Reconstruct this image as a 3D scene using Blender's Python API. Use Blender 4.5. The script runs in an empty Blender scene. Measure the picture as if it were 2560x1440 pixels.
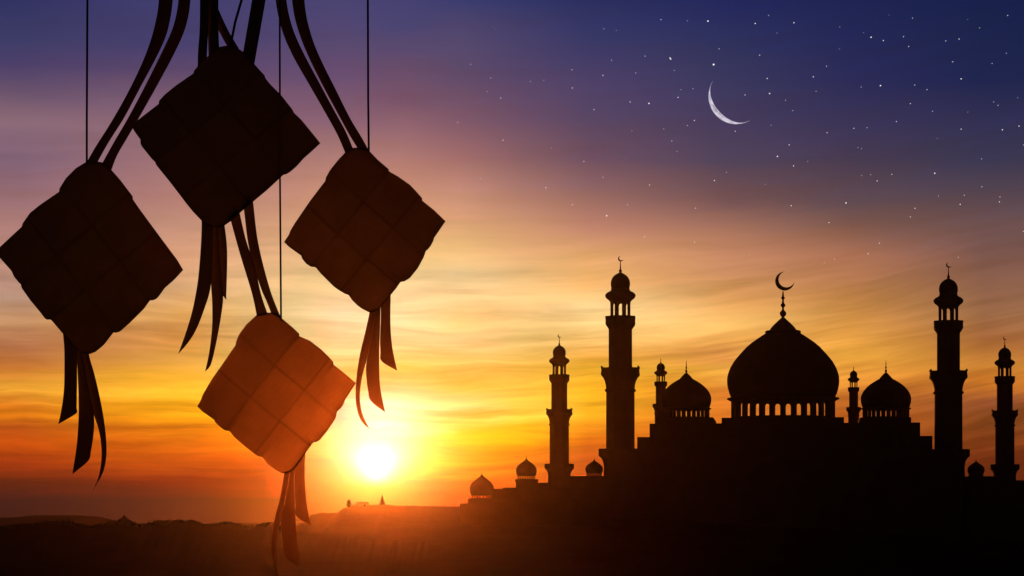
import bpy, bmesh, math, random
from mathutils import Vector, Matrix
random.seed(7)
C = bpy.context.scene.collection
R = math.radians
PI = math.pi
F = 6000.0            # focal length of the view in reference pixels (2560 wide)
EYE = 12.0            # eye height above the plain
HOR = 1300.0          # row of the horizon

# ------------------------------------------------------------------ camera
cam = bpy.data.cameras.new('camera')
camo = bpy.data.objects.new('camera', cam); C.objects.link(camo)
camo.location = (0, 0, EYE); camo.rotation_euler = (R(90), 0, 0)
cam.sensor_width = 36.0; cam.lens = 36.0 * F / 2560.0
cam.shift_y = (HOR - 720) / 2560.0
cam.clip_start = 0.1; cam.clip_end = 20000
bpy.context.scene.camera = camo

# ------------------------------------------------------------------ view
vs = bpy.context.scene.view_settings
vs.view_transform = 'Standard'; vs.look = 'None'; vs.exposure = 0; vs.gamma = 1
vs.use_curve_mapping = False
bpy.context.scene.cycles.use_adaptive_sampling = False   # thin haze needs every sample

# ------------------------------------------------------------------ sun
SUN_PX = (940, 1158)
sun_dir = Vector(((SUN_PX[0]-1280)/F, 1, (HOR-SUN_PX[1])/F)).normalized()
SUN_AZ = math.atan2(sun_dir.x, sun_dir.y); SUN_EL = math.asin(sun_dir.z)
SUN_T = math.tan(SUN_EL)
sl = bpy.data.lights.new('sun', 'SUN')
sl.energy = 0.9; sl.angle = R(0.5); sl.color = (1.0, 0.22, 0.05)      # a spent dusk sun
so = bpy.data.objects.new('sun', sl); C.objects.link(so)
so.rotation_euler = sun_dir.to_track_quat('Z', 'Y').to_euler()
so.location = (0, -50, 80)

# ------------------------------------------------------------------ sky
def lin(c):
    return [((v/255)/12.92 if v/255 <= .04045 else (((v/255)+.055)/1.055)**2.4) for v in c]

SKY = {
 60: [(0,38,44,97),(90,50,55,101),(160,68,58,103),(230,100,79,107),(300,134,102,118),(400,124,95,118),(480,142,103,113),(560,166,120,115),(650,179,131,118),(740,174,139,119),(800,190,140,99),(860,168,105,70),(915,189,111,46),(960,229,158,49),(1000,205,112,26),(1040,221,119,20),(1070,175,73,20),(1110,190,71,13),(1160,152,44,16),(1210,66,11,18),(1250,1,1,25),(1290,1,1,21)],
 475: [(0,57,58,109),(100,62,58,107),(180,86,68,107),(260,123,91,115),(500,177,125,116),(570,197,146,125),(640,218,161,125),(720,212,166,119),(780,224,168,95),(850,204,140,68),(900,214,157,70),(960,255,186,48),(1010,231,168,23),(1060,231,145,15),(1100,212,106,14),(1150,193,75,15),(1200,103,1,15),(1250,1,1,23),(1290,1,1,21)],
 660: [(0,61,60,110),(100,69,62,108),(200,97,74,110),(300,132,94,113),(400,161,115,115),(500,187,135,117),(600,213,162,124),(700,222,183,131),(780,224,192,130),(850,204,172,106),(920,215,184,85),(980,254,191,64),(1040,255,180,7),(1100,253,125,1),(1150,209,74,1),(1200,96,1,1),(1250,1,1,8),(1290,1,1,14)],
 750: [(0,64,61,111),(100,73,65,109),(200,98,74,111),(300,131,93,112),(400,166,118,115),(500,195,140,117),(600,216,167,125),(700,226,192,135),(780,224,202,146),(850,206,191,126),(920,231,189,97),(980,254,191,58),(1040,255,184,1),(1100,255,143,1),(1150,255,72,1),(1200,231,1,1),(1250,1,1,1),(1290,1,1,1)],
 850: [(0,65,62,111),(100,78,67,109),(200,100,74,112),(300,130,93,111),(400,170,121,114),(500,202,146,117),(600,220,173,124),(700,230,201,139),(780,252,215,166),(850,253,205,144),(920,254,197,110),(980,255,173,1),(1040,255,108,1),(1100,255,156,1),(1160,255,1,1),(1210,255,1,1),(1250,203,1,1),(1290,1,1,1)],
 1010: [(0,60,60,111),(60,63,63,112),(150,91,71,107),(250,112,77,102),(350,153,106,112),(450,187,131,111),(550,212,160,113),(650,233,197,128),(720,252,218,159),(800,252,215,154),(860,254,211,140),(920,254,194,81),(980,255,186,91),(1030,255,252,136),(1080,252,191,1),(1120,255,220,1),(1170,255,191,1),(1210,255,1,1),(1250,255,1,1),(1290,171,1,1)],
 1150: [(0,47,55,109),(100,75,67,107),(200,89,70,103),(300,119,83,103),(400,157,106,106),(470,189,135,119),(550,212,156,117),(620,231,185,123),(700,236,206,150),(800,252,198,122),(850,253,210,141),(900,254,195,101),(960,231,179,65),(1020,255,226,131),(1070,255,192,1),(1120,255,183,1),(1160,255,153,1),(1210,255,84,1),(1250,171,1,5),(1290,34,1,18)],
 1300: [(0,36,48,102),(100,62,59,104),(200,79,64,102),(300,101,74,101),(400,131,92,101),(500,175,124,109),(600,214,160,114),(700,235,192,130),(780,252,205,135),(850,230,197,119),(920,231,183,73),(980,252,191,67),(1020,255,212,77),(1060,255,187,27),(1100,255,167,12),(1150,231,126,21),(1190,203,95,24),(1250,166,64,24),(1290,143,49,22)],
 1470: [(0,26,40,94),(100,44,51,101),(200,67,58,101),(300,79,65,99),(400,103,75,97),(480,140,99,99),(560,181,124,104),(640,218,161,104),(700,233,175,106),(770,253,216,148),(830,238,194,117),(880,226,162,68),(930,235,174,47),(980,253,183,36),(1020,231,169,30),(1060,232,145,28),(1100,211,105,19),(1150,201,86,27),(1190,182,67,26),(1290,147,48,22)],
 1810: [(0,17,32,90),(80,29,41,91),(200,46,50,91),(300,59,53,90),(400,70,61,87),(500,109,77,82),(600,179,122,95),(680,205,142,101),(750,224,160,93),(800,246,190,106),(850,232,164,80),(890,209,137,67),(930,239,170,66),(980,216,123,44),(1040,228,122,38),(1100,207,100,27),(1150,176,69,21),(1290,131,41,17)],
 2120: [(0,11,28,82),(100,20,33,85),(200,29,36,87),(300,47,45,83),(400,62,53,81),(500,88,68,76),(570,121,85,79),(640,171,112,85),(700,182,121,81),(760,201,137,74),(830,222,153,68),(890,236,166,62),(950,222,139,52),(1000,201,112,42),(1050,184,90,29),(1120,143,61,22),(1290,91,25,14)],
 2460: [(0,1,25,73),(100,9,28,74),(200,12,29,76),(300,38,41,81),(400,50,50,79),(480,76,63,79),(560,104,76,77),(620,113,79,75),(700,135,92,75),(780,150,102,70),(850,162,99,54),(920,202,129,50),(960,199,114,38),(1000,142,74,42),(1050,131,67,30),(1100,121,53,22),(1150,103,37,18),(1290,67,19,14)],
}
world = bpy.data.worlds.new('World'); bpy.context.scene.world = world
world.use_nodes = True
nt = world.node_tree; nt.nodes.clear()
class N:
    """tiny node-graph helper"""
    def __init__(s, nt): s.nt = nt
    def new(s, t, **kw):
        n = s.nt.nodes.new(t)
        for k, v in kw.items(): setattr(n, k, v)
        return n
    def put(s, sock, v):
        if hasattr(v, 'is_output'): s.nt.links.new(v, sock)
        elif v is not None: sock.default_value = v
    def m(s, op, a, b=None, c=None, clamp=False):
        n = s.new('ShaderNodeMath', operation=op, use_clamp=clamp)
        s.put(n.inputs[0], a); s.put(n.inputs[1], b)
        if c is not None: s.put(n.inputs[2], c)
        return n.outputs[0]
    def rng(s, v, a, b, c=0., d=1., kind='LINEAR'):
        n = s.new('ShaderNodeMapRange', interpolation_type=kind)
        s.put(n.inputs[0], v)
        for i, q in enumerate((a, b, c, d)): n.inputs[i+1].default_value = q
        return n.outputs[0]
    def mix(s, f, a, b, mode='MIX'):
        n = s.new('ShaderNodeMix', data_type='RGBA', blend_type=mode)
        n.clamp_result = False
        s.put(n.inputs[0], f); s.put(n.inputs[6], a); s.put(n.inputs[7], b)
        return n.outputs[2]
    def noise(s, vec, scale, detail=3., rough=.5, dist=0.):
        n = s.new('ShaderNodeTexNoise')
        s.put(n.inputs['Vector'], vec)
        n.inputs['Scale'].default_value = scale; n.inputs['Detail'].default_value = detail
        n.inputs['Roughness'].default_value = rough; n.inputs['Distortion'].default_value = dist
        return n.outputs[0]
    def xyz(s, a, b, c):
        n = s.new('ShaderNodeCombineXYZ')
        s.put(n.inputs[0], a); s.put(n.inputs[1], b); s.put(n.inputs[2], c)
        return n.outputs[0]
g = N(nt)
tc = g.new('ShaderNodeTexCoord'); sep = g.new('ShaderNodeSeparateXYZ')
nt.links.new(tc.outputs['Generated'], sep.inputs[0])
dx, dy, dz = sep.outputs
hyp = g.m('MAXIMUM', g.m('SQRT', g.m('ADD', g.m('MULTIPLY', dx, dx), g.m('MULTIPLY', dy, dy))), 1e-4)
az = g.m('ARCTAN2', dx, dy)
t = g.m('DIVIDE', dz, hyp)
# thin cirrus streaks: long in azimuth, short in elevation, rising to the right
tilt = g.m('SUBTRACT', t, g.m('MULTIPLY', g.rng(az, -.05, .22, 0, 1), g.m('MULTIPLY', az, .12)))
warp = g.m('MULTIPLY', g.m('SUBTRACT', g.noise(g.xyz(g.m('MULTIPLY', az, 14), g.m('MULTIPLY', tilt, 60), 3.1), 1, 3), .5), .012)
tw = g.m('ADD', tilt, warp)
n1 = g.noise(g.xyz(g.m('MULTIPLY', az, 11), g.m('MULTIPLY', tw, 190), 0.), 1, 5, .55)
n2 = g.noise(g.xyz(g.m('MULTIPLY', az, 30), g.m('MULTIPLY', tw, 420), 7.), 1, 4, .6)
n3 = g.noise(g.xyz(g.m('MULTIPLY', az, 12), g.m('MULTIPLY', tw, 70), 12.), 1, 4, .55)
shift = g.m('ADD', g.m('MULTIPLY', g.m('SUBTRACT', n1, .5), .010), g.m('MULTIPLY', g.m('SUBTRACT', n3, .5), .012))
tl = g.m('ADD', t, shift)
TMAX = .24
fac = g.m('DIVIDE', tl, TMAX, clamp=True)
col = None; prev = None
for x in sorted(SKY):
    a = math.atan((x-1280)/F)
    rp = g.new('ShaderNodeValToRGB'); cr = rp.color_ramp; cr.interpolation = 'LINEAR'
    st = sorted(((HOR-y)/F*math.cos(a)/TMAX, lin((r, gg, b))) for y, r, gg, b in SKY[x])
    while len(cr.elements) < len(st): cr.elements.new(.5)
    for e, (p, c) in zip(cr.elements, st): e.position = p
    for e, (p, c) in zip(cr.elements, st): e.position = p; e.color = (*c, 1)
    nt.links.new(fac, rp.inputs[0])
    if col is None: col = rp.outputs[0]
    else: col = g.mix(g.rng(az, prev, a), col, rp.outputs[0])
    prev = a
# streak contrast: strongest in the low warm band
broad = g.m('MULTIPLY', g.m('SUBTRACT', n3, .5), g.m('MULTIPLY', g.rng(t, .03, .07, .1, .75), g.rng(t, .10, .19, 1, .15)))
amp = g.m('MULTIPLY', g.rng(t, .0, .03), g.rng(t, .055, .13, .9, .24))
streak = g.m('ADD', g.m('ADD', 1., broad), g.m('MULTIPLY', amp, g.m('ADD', g.m('MULTIPLY', g.m('SUBTRACT', n1, .5), 1.6), g.m('MULTIPLY', g.m('SUBTRACT', n2, .5), g.rng(t, .05, .09, .5, .0)))))
scol = g.new('ShaderNodeVectorMath', operation='SCALE')
nt.links.new(col, scol.inputs[0]); nt.links.new(streak, scol.inputs['Scale'])
col = scol.outputs[0]
# the sun's disc and aureole
da = g.m('MULTIPLY', g.m('SUBTRACT', az, SUN_AZ), F); dt = g.m('MULTIPLY', g.m('SUBTRACT', t, SUN_T), F)
def gauss(sx, sy, oy=0., flare=0.):
    q0 = g.m('SUBTRACT', dt, oy)
    p = g.m('DIVIDE', da, g.m('MAXIMUM', g.m('ADD', sx, g.m('MULTIPLY', q0, flare)), 8.)); q = g.m('DIVIDE', q0, sy)
    return g.m('EXPONENT', g.m('MULTIPLY', -1., g.m('ADD', g.m('MULTIPLY', p, p), g.m('MULTIPLY', q, q))))
def add_glow(col, gs, c):
    n = g.new('ShaderNodeVectorMath', operation='SCALE'); n.inputs[0].default_value = c
    nt.links.new(gs, n.inputs['Scale'])
    a = g.new('ShaderNodeVectorMath', operation='ADD')
    nt.links.new(col, a.inputs[0]); nt.links.new(n.outputs[0], a.inputs[1])
    return a.outputs[0]
below = g.rng(dt, -68, -38, 0, 1, 'SMOOTHSTEP')     # the disc's foot sinks into a bank of cloud
col = add_glow(col, g.m('MULTIPLY', below, gauss(42, 38, -6, .3)), (1.0, 1.0, 1.0))
col = add_glow(col, g.m('MULTIPLY', below, gauss(88, 66, 22, .3)), (.4, .42, .55))
col = add_glow(col, gauss(150, 105, 40), (.12, .15, .22))
col = add_glow(col, gauss(150, 75, 10), (.35, .34, .02))
col = add_glow(col, g.m('MULTIPLY', streak, gauss(120, 55, 130)), (.25, .3, .45))
# high and behind the viewer the dusk is almost dark
dim = g.m('MULTIPLY', g.rng(g.m('ABSOLUTE', az), .28, .9, 1, .025, 'SMOOTHSTEP'), g.rng(t, .24, .8, 1, .12, 'SMOOTHSTEP'))
dims = g.new('ShaderNodeVectorMath', operation='SCALE')
nt.links.new(col, dims.inputs[0]); nt.links.new(dim, dims.inputs['Scale'])
col = dims.outputs[0]
bg = g.new('ShaderNodeBackground'); nt.links.new(col, bg.inputs[0]); bg.inputs[1].default_value = 1.0
sky = g.new('ShaderNodeTexSky', sky_type='NISHITA', sun_disc=False)
sky.sun_elevation = SUN_EL; sky.sun_rotation = SUN_AZ
bg2 = g.new('ShaderNodeBackground'); nt.links.new(sky.outputs[0], bg2.inputs[0]); bg2.inputs[1].default_value = 0.002
ads = g.new('ShaderNodeAddShader'); nt.links.new(bg.outputs[0], ads.inputs[0]); nt.links.new(bg2.outputs[0], ads.inputs[1])
wo = g.new('ShaderNodeOutputWorld'); nt.links.new(ads.outputs[0], wo.inputs['Surface'])
world.cycles.sampling_method = 'MANUAL'; world.cycles.sample_map_resolution = 2048

# ------------------------------------------------------------------ materials
def mat(name, c1, c2, scale, rough=.85, bump=.0, bscale=None, metal=0.):
    m = bpy.data.materials.new(name); m.use_nodes = True
    q = N(m.node_tree); b = m.node_tree.nodes['Principled BSDF']
    tcn = q.new('ShaderNodeTexCoord')
    n = q.noise(tcn.outputs['Object'], scale, 5, .6)
    q.put(b.inputs['Base Color'], q.mix(q.rng(n, .3, .7), (*c1, 1), (*c2, 1)))
    b.inputs['Roughness'].default_value = rough; b.inputs['Metallic'].default_value = metal
    b.inputs['Specular IOR Level'].default_value = .05
    if bump:
        bn = q.new('ShaderNodeBump'); bn.inputs['Strength'].default_value = bump
        q.put(bn.inputs['Height'], q.noise(tcn.outputs['Object'], bscale or scale*4, 5, .6))
        q.put(b.inputs['Normal'], bn.outputs[0])
    return m
STONE = mat('mosque_stone', (.20, .16, .12), (.26, .21, .16), .35, .9, .4, 3.)
DOME = mat('dome_copper', (.10, .11, .09), (.15, .14, .11), .5, .75, .3, 2.)
METAL = mat('finial_metal', (.10, .08, .05), (.16, .12, .07), 3., .5, 0, None, .6)
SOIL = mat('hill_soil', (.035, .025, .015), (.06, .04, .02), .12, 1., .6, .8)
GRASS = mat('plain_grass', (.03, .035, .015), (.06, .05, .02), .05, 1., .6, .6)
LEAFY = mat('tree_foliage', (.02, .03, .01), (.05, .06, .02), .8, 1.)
BARK = mat('tree_bark', (.05, .035, .02), (.09, .06, .04), 4., 1.)
PLASTER = mat('hut_plaster', (.22, .18, .14), (.30, .25, .20), 1., .9)
TILE = mat('roof_tile', (.12, .05, .03), (.18, .08, .05), 1.5, .8)

def leaf_material(name, body, trans, edge_mix=True):
    """dried palm leaf: dull diffuse face plus strongly forward-scattering transmission"""
    m = bpy.data.materials.new(name); m.use_nodes = True
    q = N(m.node_tree); nn = m.node_tree.nodes; nn.clear()
    out = q.new('ShaderNodeOutputMaterial')
    tcn = q.new('ShaderNodeTexCoord')
    sp = q.new('ShaderNodeSeparateXYZ'); q.put(sp.inputs[0], tcn.outputs['Object'])
    # fibre grain and blotches of the dried leaf
    fib = q.noise(q.xyz(q.m('MULTIPLY', q.m('ADD', sp.outputs[0], sp.outputs[2]), 60), q.m('MULTIPLY', q.m('SUBTRACT', sp.outputs[0], sp.outputs[2]), 900), 0.), 1, 3)
    blot = q.noise(tcn.outputs['Object'], 45, 4)
    v = q.m('ADD', q.rng(fib, .3, .7, .88, 1.06), q.rng(blot, .3, .7, -.10, .10))
    at = q.new('ShaderNodeAttribute', attribute_name='edge')
    v = q.m('MULTIPLY', v, q.m('SUBTRACT', 1., q.m('MULTIPLY', at.outputs['Fac'], .34)))
    def sc(c):
        n = q.new('ShaderNodeVectorMath', operation='SCALE'); n.inputs[0].default_value = c
        q.put(n.inputs['Scale'], v); return n.outputs[0]
    dif = q.new('ShaderNodeBsdfDiffuse'); q.put(dif.inputs[0], sc(body))
    ref = q.new('ShaderNodeBsdfRefraction'); ref.distribution = 'GGX'
    q.put(ref.inputs['Color'], sc(trans)); ref.inputs['Roughness'].default_value = LEAF_ROUGH; ref.inputs['IOR'].default_value = LEAF_IOR
    add = q.new('ShaderNodeAddShader'); q.put(add.inputs[0], dif.outputs[0]); q.put(add.inputs[1], ref.outputs[0])
    q.put(out.inputs[0], add.outputs[0])
    return m
LEAF_ROUGH = .9; LEAF_IOR = 1.020
LEAF = leaf_material('woven_palm_leaf', (.30, .22, .11), (.104, .074, .042))
RIBBON = leaf_material('palm_leaf_ribbon', (.30, .22, .11), (.072, .052, .032))
CORD = mat('hanging_cord', (.06, .045, .03), (.10, .07, .045), 300., .9)

# ------------------------------------------------------------------ helpers
def mesh_obj(name, verts, faces, material, parent=None, smooth=False, loc=None):
    me = bpy.data.meshes.new(name); me.from_pydata([tuple(v) for v in verts], [], faces); me.update()
    bm = bmesh.new(); bm.from_mesh(me)
    bmesh.ops.recalc_face_normals(bm, faces=bm.faces); bm.to_mesh(me); bm.free()
    me.materials.append(material)
    if smooth:
        for p in me.polygons: p.use_smooth = True
    o = bpy.data.objects.new(name, me); C.objects.link(o)
    if parent: o.parent = parent
    if loc: o.location = loc
    return o
def thing(name, label, cat, loc=(0, 0, 0), rotz=0, group=None):
    o = bpy.data.objects.new(name, None); C.objects.link(o)
    o.location = loc; o.rotation_euler = (0, 0, rotz); o.empty_display_size = .5
    tag(o, label, cat, group); return o
def tag(o, label, cat, group=None):
    o['label'] = label; o['category'] = cat
    if group: o['group'] = group
    return o
def struct(o, kind='structure'):
    o['kind'] = kind; return o
class MB:
    def __init__(s): s.v = []; s.f = []
    def add(s, vs, fs):
        n = len(s.v); s.v += [tuple(v) for v in vs]; s.f += [tuple(i+n for i in f) for f in fs]; return s
    def lathe(s, prof, seg=32, c=(0, 0, 0), rot=0., scale=1., zs=None):
        zs = scale if zs is None else zs
        vs = []; fs = []; rings = []
        for r, z in prof:
            if r <= 1e-6:
                rings.append([len(vs)]); vs.append((c[0], c[1], c[2]+z*zs))
            else:
                rings.append(list(range(len(vs), len(vs)+seg)))
                for i in range(seg):
                    a = rot + 2*PI*i/seg
                    vs.append((c[0]+r*scale*math.sin(a), c[1]-r*scale*math.cos(a), c[2]+z*zs))
        for A, B in zip(rings, rings[1:]):
            for i in range(seg):
                j = (i+1) % seg
                if len(A) == 1 and len(B) == 1: break
                if len(A) == 1: fs.append((A[0], B[i], B[j]))
                elif len(B) == 1: fs.append((A[i], A[j], B[0]))
                else: fs.append((A[i], A[j], B[j], B[i]))
        return s.add(vs, fs)
    def box(s, x0, x1, y0, y1, z0, z1):
        v = [(x, y, z) for x in (x0, x1) for y in (y0, y1) for z in (z0, z1)]
        return s.add(v, [(0,1,3,2),(4,6,7,5),(0,4,5,1),(2,3,7,6),(0,2,6,4),(1,5,7,3)])
    def arcade(s, Rad, z0, z1, n, wfrac, h0, h1, arch=True, thick=.3, c=(0, 0, 0), rot=0., sub=6):
        """a ring wall pierced by n openings"""
        Ri = Rad-thick
        def P(a, r, z): return (c[0]+r*math.sin(a), c[1]-r*math.cos(a), c[2]+z)
        bay = 2*PI/n; hw = bay*wfrac/2
        def quad(a, b, za0, zb0, za1, zb1):
            for r in (Rad, Ri):
                s.add([P(a, r, za0), P(b, r, zb0), P(b, r, zb1), P(a, r, za1)], [(0,1,2,3)])
        rise = min(hw*Rad, (h1-h0)*.5) if arch else 0.
        for k in range(n):
            m = rot+k*bay
            for q in range(2):
                a0 = m-bay/2 + q*(bay/2-hw)/2; b0 = m-bay/2+(q+1)*(bay/2-hw)/2
                quad(a0, b0, z0, z0, z1, z1); quad(2*m-b0, 2*m-a0, z0, z0, z1, z1)
            def top(u): return h1-rise+rise*math.sqrt(max(0., 1-u*u)) if arch else h1
            us = [-1+2*i/sub for i in range(sub+1)]
            for u0, u1 in zip(us, us[1:]):
                a, b = m+u0*hw, m+u1*hw
                quad(a, b, z0, z0, h0, h0)
                quad(a, b, top(u0), top(u1), z1, z1)
                s.add([P(a, Rad, top(u0)), P(b, Rad, top(u1)), P(b, Ri, top(u1)), P(a, Ri, top(u0))], [(0,1,2,3)])
                s.add([P(a, Rad, h0), P(b, Rad, h0), P(b, Ri, h0), P(a, Ri, h0)], [(0,1,2,3)])
            for sg in (-1, 1):
                a = m+sg*hw
                s.add([P(a, Rad, h0), P(a, Rad, top(sg)), P(a, Ri, top(sg)), P(a, Ri, h0)], [(0,1,2,3)])
        return s
    def lune(s, cx, cz, r, ri, off, ang, depth, cy=0., n=26):
        """a crescent, opening towards ang, extruded along y with bevelled rim"""
        d = off; # intersection of the two circles
        xx = (r*r-ri*ri+d*d)/(2*d); yy = math.sqrt(max(1e-9, r*r-xx*xx))
        ao = math.atan2(yy, xx); ai = math.atan2(yy, xx-d)
        outer = [(r*math.cos(ao+(2*PI-2*ao)*i/n), r*math.sin(ao+(2*PI-2*ao)*i/n)) for i in range(n+1)]
        inner = [(d+ri*math.cos(ai+(2*PI-2*ai)*i/n), ri*math.sin(ai+(2*PI-2*ai)*i/n)) for i in range(n+1)]
        ca, sa = math.cos(ang), math.sin(ang)
        rot = lambda p: (cx+p[0]*ca-p[1]*sa, cz+p[0]*sa+p[1]*ca)
        vs = []; fs = []
        for i in range(n+1):
            o_, i_ = rot(outer[i]), rot(inner[i]); mx, mz = (o_[0]+i_[0])/2, (o_[1]+i_[1])/2
            vs += [(o_[0], cy, o_[1]), (mx, cy-depth/2, mz), (i_[0], cy, i_[1]), (mx, cy+depth/2, mz)]
        for i in range(n):
            a, b = 4*i, 4*i+4
            for k in range(4): fs.append((a+k, a+(k+1) % 4, b+(k+1) % 4, b+k))
        fs += [(0,1,2,3), (4*n+3, 4*n+2, 4*n+1, 4*n)]
        return s.add(vs, fs)
    def tube(s, pts, r, seg=8):
        vs = []; fs = []
        for i, p in enumerate(pts):
            p = Vector(p); q0 = Vector(pts[max(0, i-1)]); q1 = Vector(pts[min(len(pts)-1, i+1)])
            d = (q1-q0).normalized(); u = d.orthogonal().normalized()
            u = (Vector((0, 1, 0))-d*d.y).normalized() if abs(d.y) < .9 else u
            w = d.cross(u)
            rr = r[i] if isinstance(r, (list, tuple)) else r
            for k in range(seg):
                a = 2*PI*k/seg; vs.append(p+(u*math.cos(a)+w*math.sin(a))*rr)
        for i in range(len(pts)-1):
            for k in range(seg):
                a, b = i*seg+k, i*seg+(k+1) % seg; fs.append((a, b, b+seg, a+seg))
        fs += [tuple(range(seg)), tuple(range((len(pts)-1)*seg, len(pts)*seg))]
        return s.add(vs, fs)
    def build(s, name, material, parent=None, smooth=False, off=None):
        v = s.v if off is None else [(p[0]-off[0], p[1]-off[1], p[2]-off[2]) for p in s.v]
        o = mesh_obj(name, v, s.f, material, parent, smooth)
        if smooth:
            for p in o.data.polygons: p.use_smooth = True
            o.data.set_sharp_from_angle(angle=R(40))
        return o
def W(x, y, Y):        # a photograph point at depth Y
    return Vector(((x-1280)/F*Y, Y, EYE+(HOR-y)/F*Y))

# ------------------------------------------------------------------ ground and hills
mb = MB(); nx, ny = 40, 40; vs = []; fs = []
for j in range(ny+1):
    for i in range(nx+1):
        X = -360+720*i/nx; Y = -60+1100*j/ny
        vs.append((X, Y, .25*math.sin(X*.05+1)*math.cos(Y*.04)))
for j in range(ny):
    for i in range(nx):
        a = j*(nx+1)+i; fs.append((a, a+1, a+nx+2, a+nx+1))
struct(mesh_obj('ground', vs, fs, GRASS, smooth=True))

def interp(prof, x):
    if x <= prof[0][0]: return prof[0][1]
    for (x0, y0), (x1, y1) in zip(prof, prof[1:]):
        if x <= x1:
            f = (x-x0)/(x1-x0); return y0+(y1-y0)*f
    return prof[-1][1]
def ridge(name, prof, Y, front, back, material, step, rough=.0, x0=None, x1=None, seed=1):
    rnd = random.Random(seed)
    P = [((x-1280)/F*Y, EYE+(HOR-y)/F*Y) for x, y in prof]
    x0 = P[0][0] if x0 is None else x0; x1 = P[-1][0] if x1 is None else x1
    nx = int((x1-x0)/step); us = [-1, -.85, -.7, -.55, -.4, -.28, -.18, -.1, -.04, 0, .06, .15, .3, .5, .7, .85, 1]
    vs = []; fs = []
    for i in range(nx+1):
        X = x0+(x1-x0)*i/nx; zt = interp(P, X)
        for u in us:
            d = u*(front if u < 0 else back)
            k = (1-abs(u))**1.2*(1+.3*abs(u)) if u < 0 else math.cos(u*PI/2)**1.2
            z = -.6+(zt+.6)*k
            if u != 0: z += rnd.uniform(-rough, rough)*(1-abs(u))
            # the slope narrows with the depth so that the crest stays the skyline
            vs.append((X, Y+d, min(z, zt) if zt > 0 else z))
    m = len(us)
    for i in range(nx):
        for k in range(m-1):
            a = i*m+k; fs.append((a, a+1, a+m+1, a+m))
    o = mesh_obj(name, vs, fs, material, smooth=True)
    return struct(o)
FAR = [(-1700,1300),(-600,1292),(-100,1296),(0,1294),(27,1294),(82,1288.5),(190,1288),(246,1291.5),(290,1302),(340,1308),(420,1310),(560,1309),(680,1306),(800,1302),(1000,1299),(1400,1299),(2000,1296),(2600,1299),(4000,1300)]
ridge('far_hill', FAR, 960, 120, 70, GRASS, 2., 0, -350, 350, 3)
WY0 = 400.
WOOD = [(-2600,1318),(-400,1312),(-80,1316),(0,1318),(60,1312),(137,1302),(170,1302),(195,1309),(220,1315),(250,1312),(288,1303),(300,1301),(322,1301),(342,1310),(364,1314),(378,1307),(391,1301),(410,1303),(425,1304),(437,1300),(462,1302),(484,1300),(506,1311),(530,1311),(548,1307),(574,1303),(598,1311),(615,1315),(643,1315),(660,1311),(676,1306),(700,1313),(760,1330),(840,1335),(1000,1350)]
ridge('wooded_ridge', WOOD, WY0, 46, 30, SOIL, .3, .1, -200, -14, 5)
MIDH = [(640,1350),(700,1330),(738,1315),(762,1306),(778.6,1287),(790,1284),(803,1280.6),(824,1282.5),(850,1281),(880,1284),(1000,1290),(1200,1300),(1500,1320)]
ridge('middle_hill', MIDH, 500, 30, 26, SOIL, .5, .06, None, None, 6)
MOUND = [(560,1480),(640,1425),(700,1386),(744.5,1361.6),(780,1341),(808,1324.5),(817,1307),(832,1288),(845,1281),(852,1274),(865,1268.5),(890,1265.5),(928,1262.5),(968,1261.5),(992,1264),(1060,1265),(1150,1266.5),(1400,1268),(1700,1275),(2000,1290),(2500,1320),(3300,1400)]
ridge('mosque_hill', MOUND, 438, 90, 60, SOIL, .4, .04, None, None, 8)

# far wood along the ridge: leaf-clump mass nobody could count
def leaf_cloud(mbx, c, rx, ry, rz, n, size, rnd):
    for _ in range(n):
        while True:
            p = Vector((rnd.uniform(-1, 1), rnd.uniform(-1, 1), rnd.uniform(-1, 1)))
            if p.length <= 1: break
        q = Vector((c[0]+p.x*rx, c[1]+p.y*ry, c[2]+p.z*rz))
        a = Vector((rnd.gauss(0, 1), rnd.gauss(0, 1), rnd.gauss(0, 1))).normalized(); b = a.orthogonal().normalized()
        s_ = size*rnd.uniform(.5, 1.3); d = a.cross(b)
        mbx.add([q-b*s_, q-d*s_*.5, q+b*s_, q+d*s_*.5], [(0,1,2,3)])
rnd = random.Random(11); mbw = MB()
WP = [((x-1280)/F*WY0, EYE+(HOR-y)/F*WY0) for x, y in WOOD]
for i in range(420):
    X = rnd.uniform(-92, -37); z = interp(WP, X)
    rr = rnd.uniform(.2, .75)**1.2
    leaf_cloud(mbw, (X, WY0+rnd.uniform(-6, 3), z-rr*rnd.uniform(.35, .8)), rr*1.25, rr*1.25, rr, 34, .11, rnd)
struct(mbw.build('far_wood', LEAFY), 'stuff')

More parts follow.
